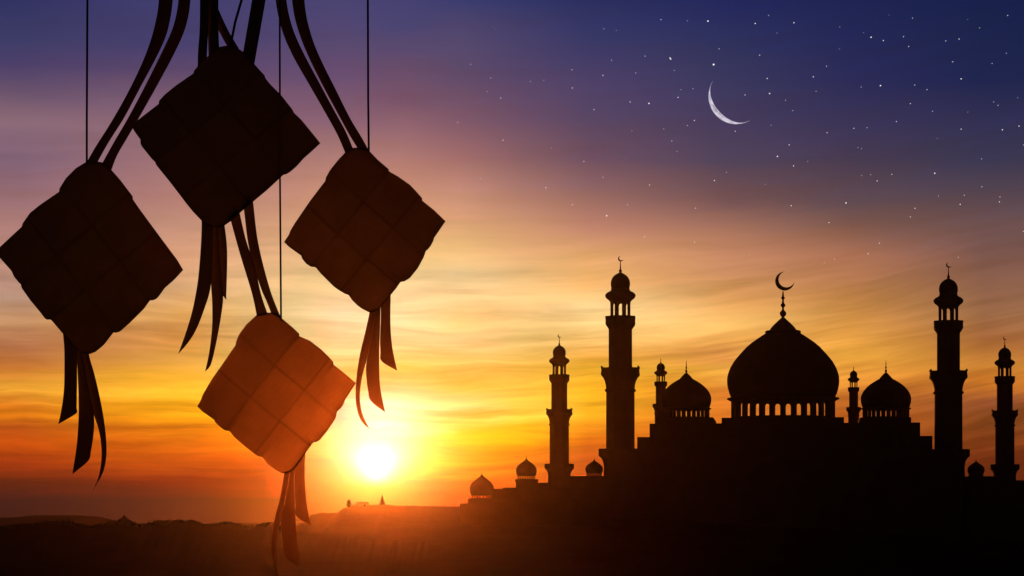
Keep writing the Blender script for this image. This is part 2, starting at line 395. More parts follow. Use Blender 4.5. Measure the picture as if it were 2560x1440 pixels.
# ------------------------------------------------------------------ mosque: local frame that faces the viewer
MX = 1957.5; MD = 440.0
AZ = math.atan((MX-1280)/F)
HD = MD   # horizontal distance of the mosque's centre line
M_LOC = Vector((math.sin(AZ)*HD, math.cos(AZ)*HD, 0.))
def L(x, y, ly=0.):
    """local coordinates (mosque frame) of a photograph point lying ly behind the centre plane"""
    ph = math.atan((x-1280)/F)-AZ; D = HD+ly
    lx = D*math.tan(ph)
    Yw = D*math.cos(AZ)-lx*math.sin(AZ)
    return Vector((lx, ly, EYE+(HOR-y)/F*Yw))
def K(x, ly=0.):       # metres per reference pixel there
    p = L(x, HOR, ly); D = HD+ly
    return (D*math.cos(AZ)-p.x*math.sin(AZ))/F
OCT = PI/8
def minaret(parent, c, k, kz, s, base_h, crescent=True, rod=26):
    """profile in pixels of the tall minaret, height 0 at the top of the base bracket"""
    sc = k*s; z = kz*s; o8 = 1/math.cos(OCT)
    p8 = lambda pr: [(r*o8, h) for r, h in pr]
    def lt(name, prof, seg, m, smooth=False, par=parent):
        b = MB(); b.lathe(prof, seg, c, OCT if seg == 8 else 0, sc, z)
        return b.build(name, m, par, smooth)
    lt('base', p8([(0,-base_h),(42,-base_h),(41,-66),(40,-46),(41.5,-34),(45,-25),(50,-19.5),(53,-17.5),(53,0),(50,1),(34,.6)]), 8, STONE)
    sh = lt('lower_shaft', p8([(34.8,.5),(34.5,141),(34.5,143.5),(37.8,144.5),(38.2,147),(37.2,149.5),(35,150.5),(34.9,153)]), 8, STONE)
    bal = lt('balcony', p8([(34.9,152.5),(35.5,159),(38,170),(42,178.5),(46.8,184),(47.8,187),(46.6,194),(46.6,203),(44.2,203),(44.2,198),(28,197.8)]), 8, STONE)
    for i in range(8 if crescent else 0):
        a = OCT+i*PI/4; rr = 45.4*o8*sc; cm = MB()
        cm.lathe([(0,201.5),(2.4,201.5),(2.8,205),(1.2,207.5),(0,208)], 6, (c[0]+rr*math.sin(a), c[1]-rr*math.cos(a), c[2]), 0, sc, z)
        cm.build('merlon', STONE, bal)
    lt('upper_shaft', p8([(28.5,197),(28.5,299.5)]), 8, STONE)
    lt('gallery', p8([(28.5,299),(31,303.5),(35.2,309.5),(36.6,314),(36.2,322),(37,332),(34,332),(34,328),(0,328)]), 8, STONE)
    b = MB(); b.arcade(25.5*sc, 327*z, 370*z, 8, .64, 328.4*z, 366*z, True, 4.4*sc, c, 0.)
    b.build('lantern', STONE, parent)
    lt('canopy', [(21,369),(26.5,369),(29,372.5),(35,377),(38.2,382),(37.8,386.5),(33,391.5),(26,395),(23.4,397.5),(23.6,401),(22.2,401)], 32, STONE, True)
    d = lt('dome', [(22.2,400.5),(22.6,403),(23.9,408),(24.2,414.5),(23.4,421),(20.5,428),(15.5,434),(9,438.5),(4,440.8),(2.5,443),(0,443.5)], 32, DOME, True)
    if crescent:
        lt('finial', [(0,441),(2.2,442),(4.2,445.2),(4,447),(2,449.4),(1.7,452),(1.3,460),(.9,469.5),(0,470)], 10, METAL, True, d)
        b = MB(); b.lune(c[0]+1.*sc, c[2]+476.3*z, 7.*sc, 5.9*sc, 2.7*sc, R(42), 2.2*sc, c[1])
        b.build('crescent', METAL, d)
    else:
        lt('finial', [(0,441),(3.4,442),(3.4,444),(2.2,448),(1.7,462),(2.2,464),(.8,468),(.6,441+rod+10),(0,441+rod+12)], 8, METAL, True, d)
    return parent

mosque = thing('mosque', 'large dark mosque with one great onion dome between two smaller domes and slim turrets', 'mosque', M_LOC, -AZ)
def mbox(name, x0, x1, ytop, ly0, ly1, z0=3., material=STONE, par=mosque):
    a = L(x0, ytop, ly0); b = L(x1, ytop, ly0); mz = L((x0+x1)/2, ytop, ly0).z
    m = MB(); m.box(a.x, b.x, ly0, ly1, z0, mz)
    return m.build(name, material, par)
# stepped prayer hall, tier behind tier
mbox('hall_wall', 1518, 2404, 1124, -15, 25, 0)
mbox('hall_terrace', 1593, 2331, 1091, -13.4, 23, 10)
mbox('hall_terrace', 1624, 2300.5, 1057.5, -12, 21, 12)
mbox('dome_platform', 1640, 1783, 1043.5, -10.6, 9, 20)
mbox('dome_platform', 1804, 2110, 1043.5, -11.4, 12, 20)
mbox('dome_platform', 2150, 2278, 1043.5, -10.4, 9, 20)

# main dome
c = L(MX, HOR); k = K(MX); c = Vector((c.x, c.y, EYE))
H = lambda y: (HOR-y)*k
def main_lt(name, prof, seg, m, par, smooth=True):
    b = MB(); b.lathe([(r*k, H(y)) for r, y in prof], seg, c); return b.build(name, m, par, smooth)
b = MB(); b.arcade(129.5*k, H(1050), H(1003), 30, .49, H(1043.2), H(1003.6), True, 4*k, c, 2*PI/60, 8); b.build('drum', STONE, mosque)
main_lt('cornice', [(122,1003.4),(130,1003.4),(133,1001.5),(139.5,998),(140,996.6),(138.5,995.3),(128,994.6),(124,994.6)], 72, STONE, mosque)
dome = main_lt('dome', [(126,996),(129.8,992.6),(133.8,984),(137.2,972),(139,962),(139.6,951.7),(139,943),(137.2,935),(134.2,926),(130,916.5),(123,904.5),(114,893),(103.5,881),(91,867.5),(78,856.5),(64,846.8),(54,840),(44.4,834)], 96, DOME, mosque)
main_lt('dome_cap', [(42,834.5),(44.2,834),(44.4,828.5),(41.5,826.8),(34.5,826.3),(29,818.5),(22,811),(14,803.5),(8,798),(3.6,793.5),(2,792)], 48, DOME, dome)
main_lt('finial', [(0,793),(3.4,792.6),(6.6,789),(8.3,784.6),(7.6,780.5),(4,776.4),(2.6,774),(2.4,769),(5.2,765.8),(6.2,763.4),(5.2,760.6),(3,758),(2.4,754),(2.3,748.4),(4.6,746.6),(4.4,743.8),(2.6,741),(2,735),(1.2,728),(0,727.4)], 20, METAL, dome)
b = MB(); b.lune(c.x+4.3*k, c.z+H(702.8), 23.8*k, 19.9*k, 6.4*k, R(43), 5*k, c.y, 40); b.build('crescent', METAL, dome)

def side_dome(xc, dyo=0.):
    k = K(xc); q = L(xc, HOR); q = Vector((q.x, 0, EYE))
    H = lambda y: (HOR-y-dyo)*k
    def lt(name, prof, seg, m, par):
        b = MB(); b.lathe([(r*k, H(y)) for r, y in prof], seg, q); return b.build(name, m, par, True)
    b = MB(); b.arcade(58*k, H(1050), H(1024.6), 28, .52, H(1043.4), H(1025.6), False, 1.8*k, q, 0., 2); b.build('drum', STONE, mosque)
    lt('cornice', [(55.5,1024.8),(58.4,1024.8),(62,1023),(62.3,1021.2),(60,1020.2),(57,1019.6)], 48, STONE, mosque)
    d = lt('dome', [(57.5,1020.5),(59.2,1016),(61.4,1009),(62.5,1001),(62.2,994),(60.8,988.5),(57.6,981.5),(53,975),(47.5,968.6),(40,962),(32,956.4),(24,951.5),(15.8,947)], 56, DOME, mosque)
    lt('dome_cap', [(15.2,947.5),(16,946.6),(11.5,941.5),(6,935.5),(1.6,931.5)], 24, DOME, d)
    lt('finial', [(0,932),(1.6,931.6),(3.2,928.6),(3,926.4),(1.3,924.6),(1.2,922),(2,920.6),(1.9,917.6),(1,915.8),(1.1,911),(.7,906),(.3,900),(0,899.6)], 10, METAL, d)
side_dome(1715.7, 0); side_dome(2214.8, -.5)

def turret(xc, s, ytop_gallery, ly):
    q = L(xc, HOR, ly); k = K(xc, ly)
    t_ = bpy.data.objects.new('turret', None); C.objects.link(t_); t_.parent = mosque
    z = EYE+(HOR-ytop_gallery)*k-328*k*s
    t_.location = (q.x, ly, 0)
    minaret(t_, (0, 0, z), k, k, s, 20/s/.435*.435, False, 14)
    return t_
turret(1652, .43, 956, 6)
turret(2134, .385, 970, 10)

def tall(name, label, xc, ly, s, ybase, group):
    q = L(xc, HOR, ly); k = K(xc, ly); z0 = EYE+(HOR-ybase)*k
    wp = M_LOC + Matrix.Rotation(-AZ, 3, 'Z') @ Vector((q.x, ly, 0))
    t_ = thing('minaret', label, 'minaret', wp, -AZ, group)
    minaret(t_, (0, 0, z0), k, k, s, z0/(k*s), True)
G = 'minarets standing around the mosque'
tall('minaret', 'tallest minaret, left of the great dome, with crescent tip and open lantern', 1551, -8, 1.0, 1123, G)
tall('minaret', 'tall minaret to the right of the great dome, crescent on its tip', 2371, -8, .97, 1124.5, G)
tall('minaret', 'short reddish minaret nearest the sun, rising from the low terraced wing', 1398.3, -14, .672, 1160, G)
tall('minaret', 'short black minaret at the far right edge, beyond the tiny dome', 2511.8, -6, .664, 1161.6, G)

# ------------------------------------------------------------------ low terraced wings with little domes
def little_dome(par, q, k, prof_r, y_base, y_wide, y_top, y_tip, zpx, n=22, wh=6.5):
    """q: local centre at eye height; rows are photograph rows; prof_r = widest half-width in px"""
    H = lambda y: (HOR-y)*k
    r = prof_r
    b = MB(); b.arcade(r*.86*k, H(y_base+4), H(y_base-wh-1), n, .46, H(y_base-.3), H(y_base-wh), False, .6*k, q, 0., 2)
    b.build('drum', STONE, par)
    hb = y_base-wh-.6; hh = hb-y_top
    pr = [(.86, 0), (.95, .12), (1.0, (hb-y_wide)/hh), (.97, .46), (.88, .58), (.74, .69), (.55, .79), (.36, .88), (.2, .95), (.1, 1.0)]
    b = MB(); b.lathe([(a*r*k, H(hb-hh*f)) for a, f in pr]+[(.07*r*k, H(y_top-1.5)), (.05*r*k, H(y_top-3.5)), (.0, H(y_top-4))], 40, q)
    d = b.build('dome', DOME, par, True)
    b = MB(); b.lathe([(0, H(y_top)), (.075*r*k, H(y_top-.5)), (.05*r*k, H(y_top-4)), (.02*r*k, H((y_top+y_tip)/2)), (.008*r*k, H(y_tip)), (0, H(y_tip-.3))], 8, q)
    b.build('finial', METAL, d, True)
WY = 424.
wing = thing('terraced_wing', 'low wing of rising terraces with three little onion domes, running down to the sunset', 'building', ((1330-1280)/F*WY, WY, 0))
ox = wing.location.x
def wbox(name, x0, x1, ytop, Y0, Y1, z0):
    p = W(x0, ytop, Y0); q = W(x1, ytop, Y0); m = MB(); m.box(p.x-ox, q.x-ox, Y0-WY, Y1-WY, z0, p.z); return m.build(name, STONE, wing)
wbox('wall', 1150, 1530, 1258.7, 417, 450, 0)
wbox('terrace', 1170, 1528, 1246, 417.8, 449, 10)
wbox('terrace', 1226, 1526, 1222, 424.5, 448, 12)
wbox('terrace', 1257, 1524, 1219, 425.3, 447, 13)
wbox('dome_plinth', 1290, 1344.4, 1198.5, 426.2, 434.5, 14)
wbox('plinth_ledge', 1287.6, 1346, 1198, 425.9, 435, W(0, 1203, 426).z)
wbox('terrace', 1340, 1522, 1206.7, 426.8, 446, 14)
wbox('terrace', 1408, 1520, 1190, 427.6, 445, 14)
def wdome(x, Y, *a, **kw):
    p = W(x, HOR, Y); little_dome(wing, Vector((p.x-ox, Y-WY, EYE)), Y/F, *a, **kw)
wdome(1204.5, 421.2, 30.4, 1245.4, 1222.5, 1190, 1179, 0, 20, 6)
wdome(1316, 430.2, 26, 1197.6, 1178, 1149.6, 1137, 0, 22, 7)
wdome(1485.5, 433, 22.2, 1189.6, 1174.5, 1152, 1141, 0, 22, 5.5)
# right wing
q0 = L(2480, HOR, 0)
wpR = M_LOC + Matrix.Rotation(-AZ, 3, 'Z') @ Vector((q0.x, 0, 0))
rwing = thing('side_hall', 'low flat black hall at the right edge under a single tiny onion dome', 'building', wpR, -AZ)
def rbox(name, x0, x1, ytop, ly0, ly1, z0):
    a = L(x0, ytop, ly0); b = L(x1, ytop, ly0); m = MB()
    m.box(a.x-q0.x, b.x-q0.x, ly0, ly1, z0, L((x0+x1)/2, ytop, ly0).z); return m.build(name, STONE, rwing)
rbox('wall', 2426, 2720, 1200.5, -14, 22, 0)
rbox('terrace', 2418, 2540, 1190.5, -13, 20, 5)
qq = L(2440, HOR, -4)
little_dome(rwing, Vector((qq.x-q0.x, -4, EYE)), K(2440, -4), 21.4, 1190.3, 1177, 1154.7, 1146, 0, 22, 5.5)

# ------------------------------------------------------------------ small things on the hill crest and ridge
HY = 438.
def crest(x): return EYE+(HOR-interp(MOUND, x))/F*HY
rnd = random.Random(5)
p = W(872, 0, HY)
bush = thing('bush', 'small round bush on the left edge of the hill crest', 'bush', (p.x, HY, crest(872)-.25))
b = MB(); b.tube([(0, 0, -.1), (.02, 0, .5), (0, 0, .9)], [.09, .07, .04], 7); b.build('trunk', BARK, bush)
b = MB(); leaf_cloud(b, (0, 0, .95), .46, .45, .72, 900, .09, rnd); leaf_cloud(b, (.02, 0, .7), .5, .45, .5, 500, .09, rnd); b.build('crown', LEAFY, bush)
p = W(907, 0, HY)
hut = thing('hut', 'long low hut with a flat overhanging roof on the hill crest below the sun', 'hut', (p.x, HY, crest(907)-.2))
b = MB(); b.box(-1.05, 1.1, -.8, .8, -.2, .62); b.build('wall', PLASTER, hut)
b = MB(); b.add([(-1.3,-1,.62),(1.25,-1,.62),(1.25,1,.62),(-1.3,1,.62),(-1.1,-.8,.85),(1.0,-.8,.85),(1.0,.8,.85),(-1.1,.8,.85)], [(0,1,2,3),(4,5,6,7),(0,1,5,4),(1,2,6,5),(2,3,7,6),(3,0,4,7)]); b.build('roof', TILE, hut)
b = MB(); b.box(.2, .55, -.83, -.79, -.2, .4); b.build('door', BARK, hut)
b = MB(); b.box(-2.2, -1.05, -.1, .1, -.2, .42); b.build('side_wall', PLASTER, hut)
p = W(955.5, 0, HY)
con = thing('conifer', 'pointed conifer standing alone on the hill crest under the sun', 'tree', (p.x, HY, crest(955)-.15))
b = MB(); b.tube([(0, 0, -.1), (0, 0, .8), (0, 0, 1.9)], [.08, .05, .015], 7); b.build('trunk', BARK, con)
b = MB()
for i in range(1500):
    h = rnd.random()**1.35; rr = .66*(1-h)*math.sqrt(rnd.random()); a = rnd.uniform(0, 2*PI)
    leaf_cloud(b, (rr*math.cos(a), rr*math.sin(a), .12+h*1.85), .03, .03, .03, 1, .07, rnd)
b.build('crown', LEAFY, con)
PY = 402.
p = W(310, 0, PY); zb = EYE+(HOR-1302)/F*PY
pav = thing('pavilion', 'tiny pavilion with a flared hipped roof and needle spire on the wooded ridge', 'pavilion', (p.x, PY, zb-.95))
b = MB(); b.box(-.9, .9, -.9, .9, -1., .78); b.build('wall', PLASTER, pav)
b = MB(); b.lathe([(0,.75),(1.9,.75),(1.45,.9),(.95,1.2),(.56,1.48),(.3,1.65),(.09,1.76),(0,1.77)], 4, (0, 0, 0), PI/4); b.build('roof', TILE, pav)
b = MB(); b.lathe([(0,1.72),(.1,1.74),(.12,1.88),(.05,1.97),(.04,2.2),(.012,2.55),(0,2.56)], 8); b.build('spire', METAL, pav, True)

# ------------------------------------------------------------------ ketupat: woven palm-leaf pouches hanging close to the viewer
def resample(pts, n):
    d = [0.]
    for a, b in zip(pts, pts[1:]): d.append(d[-1]+math.dist(a, b))
    out = []
    for i in range(n+1):
        s = d[-1]*i/n; j = 0
        while j < len(pts)-2 and d[j+1] < s: j += 1
        f = (s-d[j])/max(1e-9, d[j+1]-d[j])
        out.append((pts[j][0]+(pts[j+1][0]-pts[j][0])*f, pts[j][1]+(pts[j+1][1]-pts[j][1])*f))
    return out
def smooth_line(pts, n):
    """Catmull-Rom through the points, then even steps"""
    P = [Vector(p) for p in pts]; P = [P[0]*2-P[1]]+P+[P[-1]*2-P[-2]]
    out = []
    for i in range(1, len(P)-2):
        for q in range(8):
            u = q/8; a, b, c_, d = P[i-1:i+3]
            v = .5*((2*b)+(c_-a)*u+(2*a-5*b+4*c_-d)*u*u+(3*b-a-3*c_+d)*u**3); out.append((v.x, v.y))
    out.append(tuple(P[-2]))
    return resample(out, n)
def ketupat(label, Y, top, right, bottom_r, bottom_l, left, Tl, tails, handles, cord, thick):
    """top.. are edge polylines: T->R, R->B, L->B, L->T given as photograph points"""
    TR, RB, LB, LT = top, right, bottom_l, left
    cx = (LB[0][0]+TR[-1][0])/2; cb = max(p[1] for p in RB)
    base = W(cx, cb, Y)
    root = thing('ketupat', label, 'ketupat', base, 0, 'ketupat pouches hanging in front of the sunset')
    def pt(x, y, d=0.):
        w = W(x, y, Y+d); return w-base
    n = 72
    # u runs L->T (and B->R); v runs L->B (and T->R)
    e_u0 = resample(LT, n); e_u1 = resample(list(reversed(RB)), n)
    e_v0 = resample(LB, n); e_v1 = resample(TR, n)
    grid = []
    for i in range(n+1):
        u = i/n; row = []
        for j in range(n+1):
            v = j/n
            q = []
            for a in (0, 1):
                bl = lambda U, V: (1-U)*(1-V)*e_u0[0][a]+U*(1-V)*e_u0[n][a]+(1-U)*V*e_u1[0][a]+U*V*e_u1[n][a]
                x = bl(u, v)
                x += (1-v)**5*(e_u0[i][a]-bl(u, 0))+v**5*(e_u1[i][a]-bl(u, 1))+(1-u)**5*(e_v0[j][a]-bl(0, v))+u**5*(e_v1[j][a]-bl(1, v))
                q.append(x)
            row.append(q)
        grid.append(row)
    vs = []; fs = []; ed = []
    def relief(u, v):
        i = min(2, int(u*3)); j = min(2, int(v*3)); fu = u*3-i; fv = v*3-j
        if (i+j) % 2 == 0: over, along = fv, fu
        else: over, along = fu, fv
        bump = (1-(2*over-1)**4)*.0008 + math.sin(PI*along)*.0011
        return bump
    def edge(u, v):
        i = min(2, int(u*3)); j = min(2, int(v*3)); fu = u*3-i; fv = v*3-j
        du = min(fu, 1-fu) if 0 < i+fu < 3 else 1; dv = min(fv, 1-fv)
        # strip edges show as thin darker seams, the crossing strip's edges more strongly
        e = 0
        if u > .03 and u < .97: e = max(e, math.exp(-(du/.034)**2)*(1. if (i+j) % 2 else .6))
        if v > .03 and v < .97: e = max(e, math.exp(-(dv/.034)**2)*(1. if (i+j) % 2 == 0 else .6))
        return e
    for side in (0, 1):
        for i in range(n+1):
            for j in range(n+1):
                u, v = i/n, j/n
                h = (max(0., math.sin(PI*u)*math.sin(PI*v)))**.55*thick
                if 0 < i < n and 0 < j < n: h += relief(u, v)
                x, y = grid[i][j]
                vs.append(pt(x, y, -h if side == 0 else h)); ed.append(edge(u, v) if side == 0 else 0.)
    m = (n+1)**2
    for i in range(n):
        for j in range(n):
            a = i*(n+1)+j
            fs.append((a, a+1, a+n+2, a+n+1)); fs.append((m+a, m+a+n+1, m+a+n+2, m+a+1))
    me = bpy.data.meshes.new('woven_pouch'); me.from_pydata([tuple(v) for v in vs], [], fs); me.update()
    at = me.attributes.new('edge', 'FLOAT', 'POINT'); at.data.foreach_set('value', ed)
    bm = bmesh.new(); bm.from_mesh(me); bmesh.ops.remove_doubles(bm, verts=bm.verts, dist=1e-6)
    bmesh.ops.recalc_face_normals(bm, faces=bm.faces); bm.to_mesh(me); bm.free()
    for p in me.polygons: p.use_smooth = True
    me.materials.append(LEAF)
    o = bpy.data.objects.new('woven_pouch', me); C.objects.link(o); o.parent = root
    poly = LT+TR+RB+list(reversed(LB))
    def inside(p):
        c_ = False
        for (x0, y0), (x1, y1) in zip(poly, poly[1:]+poly[:1]):
            if (y0 > p[1]) != (y1 > p[1]) and p[0] < (x1-x0)*(p[1]-y0)/(y1-y0)+x0: c_ = not c_
        return c_
    def trim(pts, nn, name):
        # keep only a short tuck of the leaf inside the pouch
        q = list(pts) if name == 'leaf_tail' else list(reversed(pts))
        k = 0
        while k < len(q)-2 and inside(q[k]): k += 1
        dist = 0.
        while k > 0 and dist < 4.: dist += math.dist(q[k], q[k-1]); k -= 1
        q = q[k:]
        if name != 'leaf_tail': q.reverse()
        return resample(q, nn)
    def strip(name, le, re, d0, d1, bow):
        nn = 40
        A = trim(smooth_line(le, 160), nn, name); B = trim(smooth_line(re, 160), nn, name)
        vs = []; fs = []
        for i in range(nn+1):
            f = i/nn; d = d0+(d1-d0)*f
            for q in range(5):
                s = q/4; x = A[i][0]*(1-s)+B[i][0]*s; y = A[i][1]*(1-s)+B[i][1]*s
                dd = d-bow*(1-(2*s-1)**2)
                for th in (0, .00035): vs.append(pt(x, y, dd+th))
        for i in range(nn):
            for q in range(4):
                a = i*10+q*2; b = a+10
                fs += [(a, a+2, b+2, b), (a+1, b+1, b+3, a+3)]
            a = i*10; b = a+10
            fs += [(a, b, b+1, a+1), (a+8, a+9, b+9, b+8)]
        for a in (0, nn*10):
            for q in range(4): fs.append((a+2*q, a+2*q+1, a+2*q+3, a+2*q+2))
        o = mesh_obj(name, vs, fs, RIBBON, root, True)
        o.data.set_sharp_from_angle(angle=R(40))
        return o
    for i, (le, re) in enumerate(tails): strip('leaf_tail', le, re, .004*(i-1), .012*(i-1), .0012)
    for i, (le, re, dz_) in enumerate(handles): strip('leaf_handle', le, re, dz_[0], dz_[1], .0012)
    if cord:
        pts, w = cord; b = MB(); b.tube([pt(x, y, .001) for x, y in pts], w/2*Y/F, 8); b.build('cord', CORD, root, True)
    return root

UP = -120
# leftmost
ketupat('leftmost ketupat, almost black, its corner cut by the photo edge', 2.06,
 [(245,404),(257,406),(278,424),(300,449),(332,491),(332,498),(350,524),(400,592),(444,651),(458,675)],
 [(458,675),(435,700),(412,720),(400,737),(392,747),(382,751),(375,751),(360,772),(325,807),(300,829),(290,832),(284,831),(260,862),(240,879),(223,886),(205,884),(190,872)],
 None,
 [(-10,631),(0,645),(29,678),(35,692),(45,704),(52,711),(54,720),(75,750),(100,780),(112,796),(117,799),(127,799),(145,820),(159,836),(175,856),(190,872)],
 [(-10,631),(0,617),(55,566),(56,559),(75,532),(100,512),(148,479),(148,472),(165,445),(190,420),(213,406),(220,404),(245,404)], None,
 [([(157,830),(160.5,870),(161,920),(160,970),(155,1015),(146,1060)], [(195,840),(193,905),(192.5,970),(191.5,1020),(191,1033),(146.6,1060)]),
  ([(190,850),(193,910),(196,980),(196.5,1040),(192,1110),(181,1185)], [(204,872),(213,920),(224,985),(235,1038),(234,1085),(227,1130),(221,1152),(181.5,1185)]),
  ([(204,872),(213,920),(224,985),(235,1038),(245,1068),(251.5,1100),(254,1135),(251,1170),(243,1203),(230,1227)], [(221,850),(223,888),(236,935),(250,995),(260,1050),(266,1105),(265,1150),(255,1187),(230.5,1227)])],
 [([(397,UP),(398,-40),(397,0),(392,40),(377,100),(352,165),(315,240),(275,310),(240,365),(213,412)], [(436,UP),(435,-40),(432,0),(427,40),(415,90),(390,145),(350,220),(310,295),(272,355),(240,412)], (.01, .0)),
  ([(447,UP),(447,-40),(446,0),(442,30),(430,75),(400,140),(360,220),(320,295),(285,355),(252,414)], [(478,UP),(478,-40),(476,0),(472,35),(460,80),(435,135),(395,210),(350,290),(315,350),(292,390),(277,430)], (.012, .002))],
 ([(218.6,UP),(218.5,0),(217,300),(217,410)], 5.4), .020)
# top
ketupat('topmost ketupat, black, hanging highest with wide ribbons gathered above it', 1.95,
 [(566,114),(590,118),(609,130),(635,159),(650,176),(663,190),(662.5,194),(675,210),(703,238),(733,276),(733,280),(754,300),(780,332),(801,358)],
 [(801,360),(780,379),(759,397),(742,416),(727,429),(716,436),(709,437),(699,446),(669,474),(633,504),(600,532),(577,553),(561,564),(545,569),(528,567)],
 None,
 [(331,319),(337,330),(351,349),(351,360),(356,368),(372,388),(381,399),(388,405),(390,412),(424,454),(457,497),(465,508),(484,531),(504,552),(516,561),(528,567)],
 [(331,317),(343,300),(397,259),(397,252),(412,236),(439,214),(484,183),(484,178),(495,165),(520,140),(549,117),(566,114)], None,
 [([(503.5,540),(504,570),(502,615),(498,670),(492,720),(480,780),(465,830),(446,884)], [(534,552),(532,620),(527,715),(510,775),(490,825),(470,857),(446.6,884)]),
  ([(534,552),(532,620),(527.5,700),(530.5,760),(530,820),(523,880),(513,928)], [(542,545),(548,620),(553,680),(558,742),(552,795),(540,860),(527,912),(513.6,928)]),
  ([(542,545),(548,620),(553,680),(558,740)], [(560.5,555),(567,610),(568,660),(565.5,750)])],
 [([(500,UP),(500,0),(499,75),(495,130),(494,172)], [(522,UP),(522,0),(521.5,60),(518.6,112),(517,150)], (.004, -.004)),
  ([(520,UP),(520,0),(520,75),(520.6,115),(522,155)], [(546,UP),(546,0),(546,60),(548,118),(552,150)], (.006, -.002)),
  ([(440,UP),(476,-60),(500,-15),(521,26),(547,77),(567,114),(577,130)], [(468,UP),(506,-60),(532,-5),(545,21),(570,75),(597,121),(603,135)], (.010, .003)),
  ([(642,UP),(637,-50),(630,0),(608,129),(606,145)], [(675,UP),(671,-50),(664,0),(636,160),(633,175)], (.003, -.002))],
 ([(640,UP),(604,0),(588,55),(580,95),(576,125)], 6.4), .021)
# right
ketupat('brownish ketupat hanging on the right, between two cords, woven squares faintly visible', 2.10,
 [(905,369),(915,371),(922,376),(945,400),(972,423),(972,428),(995,441),(1025,462),(1042,480),(1056,496),(1055,501),(1085,525),(1114,553)],
 [(1114,555),(1102,572),(1085,596),(1084,602),(1077,615),(1070,624),(1065,627),(1060,642),(1045,670),(1025,695),(1010,704),(1002,704),(991,720),(978,736),(962,758),(945,775),(925,782)],
 None,
 [(710,605),(722,617),(754,640),(754,645),(765,659),(777,667),(789,668),(800,682),(835,717),(848,726),(865,736),(870,736),(880,750),(893,763),(905,772),(925,782)],
 [(710,603),(723,584),(725,577),(735,560),(775,502),(814,451),(814,445),(825,425),(845,400),(862,382),(872,372),(885,369),(905,369)], None,
 [([(950,745),(952,790),(950,845),(951,880),(954,903),(992.5,927)], [(977,730),(976,780),(977,830),(982,875),(993,927)]),
  ([(944,760),(931,840),(916,907),(916,945),(920,975),(927,1002),(962.5,1031)], [(951,755),(951,800),(949,850),(948,910),(951,970),(963,1031)]),
  ([(928,755),(922,790),(912,835),(900,885),(891,945),(889,995),(894,1030),(905,1055),(923.5,1073)], [(944,760),(931,840),(915,907),(907,935),(901,970),(900,1000),(906,1035),(924,1073)])],
 [([(688,UP),(688,-40),(689,0),(697,45),(710,90),(735,145),(775,215),(815,285),(845,340),(868,395)], [(711,UP),(712,-40),(716,0),(722,35),(735,80),(760,135),(800,210),(835,275),(865,330),(886,380)], (.01, .0)),
  ([(727,UP),(728,-40),(730,0),(737,45),(752,95),(775,150),(810,220),(845,285),(875,340),(903,385)], [(757,UP),(758,-40),(761,0),(767,45),(782,100),(805,155),(840,225),(875,295),(905,345),(926,384)], (.012, .002))],
 ([(919.6,UP),(919.6,0),(920.4,250),(922,380)], 5.2), .020)
# bottom
ketupat('lowest ketupat, glowing reddish brown beside the sun, its woven squares clearly visible', 1.99,
 [(680,781),(695,784),(706,797),(730,817),(749,835),(748,840),(775,852),(805,875),(825,895),(834,906),(833,911),(860,932),(890,958)],
 [(890,960),(875,982),(862,1002),(860,1009),(855,1018),(847,1026),(843,1028),(840,1045),(820,1075),(800,1100),(792,1105),(784,1105),(763,1134),(745,1162),(728,1180),(711,1184)],
 None,
 [(493,1016),(505,1028),(536,1050),(537,1055),(550,1067),(562,1076),(574,1077),(585,1092),(605,1109),(620,1122),(645,1141),(654,1141),(670,1160),(690,1175),(700,1181),(711,1184)],
 [(493,1014),(503,997),(506,987),(530,947),(555,912),(590,861),(589,857),(597,837),(615,812),(642,787),(660,782),(680,781)], None,
 [([(733,1150),(736,1185),(736,1225),(738.5,1260),(741.5,1291),(778.6,1315)], [(763.5,1125),(762,1180),(765,1245),(772,1290),(779,1315)]),
  ([(727,1165),(714,1245),(702.5,1300),(706,1350),(714,1392),(749.6,1418)], [(736,1160),(735.5,1190),(736,1245),(739,1295),(743,1360),(750,1418)]),
  ([(715,1160),(710,1186),(700,1245),(687,1295),(680,1335),(678,1380),(685,1415),(703,1460)], [(727,1165),(713,1245),(702,1300),(694.5,1330),(690,1365),(689,1390),(692.5,1420),(703.4,1460)])],
 [([(575,540),(577,552),(600,635),(626,720),(635,755),(644,800)], [(596,520),(599,531),(615,600),(637,665),(649,720),(657,750),(673,795)], (.0, .0)),
  ([(607,510),(610,526),(619,600),(630,650),(652,720),(667,755),(683,796)], [(631,492),(633,505),(642,585),(655,650),(674,720),(687,757),(705,800)], (.003, .003))],
 ([(699.4,UP),(699.4,60),(700,450),(702.6,805)], 4.8), .021)

# ------------------------------------------------------------------ moon and stars, far beyond the haze
SD = 6000.
MOONM = bpy.data.materials.new('moonlight'); MOONM.use_nodes = True
q = N(MOONM.node_tree); MOONM.node_tree.nodes.clear()
em = q.new('ShaderNodeEmission'); tcn = q.new('ShaderNodeTexCoord')
q.put(em.inputs[0], q.mix(q.rng(q.noise(tcn.outputs['Object'], .06, 5, .7), .32, .62), (.26, .23, .34, 1), (.74, .69, .80, 1)))
em.inputs[1].default_value = 1.
q.put(q.new('ShaderNodeOutputMaterial').inputs[0], em.outputs[0])
mc = W(1841.5, 239.3, SD); rm = 70*SD/F
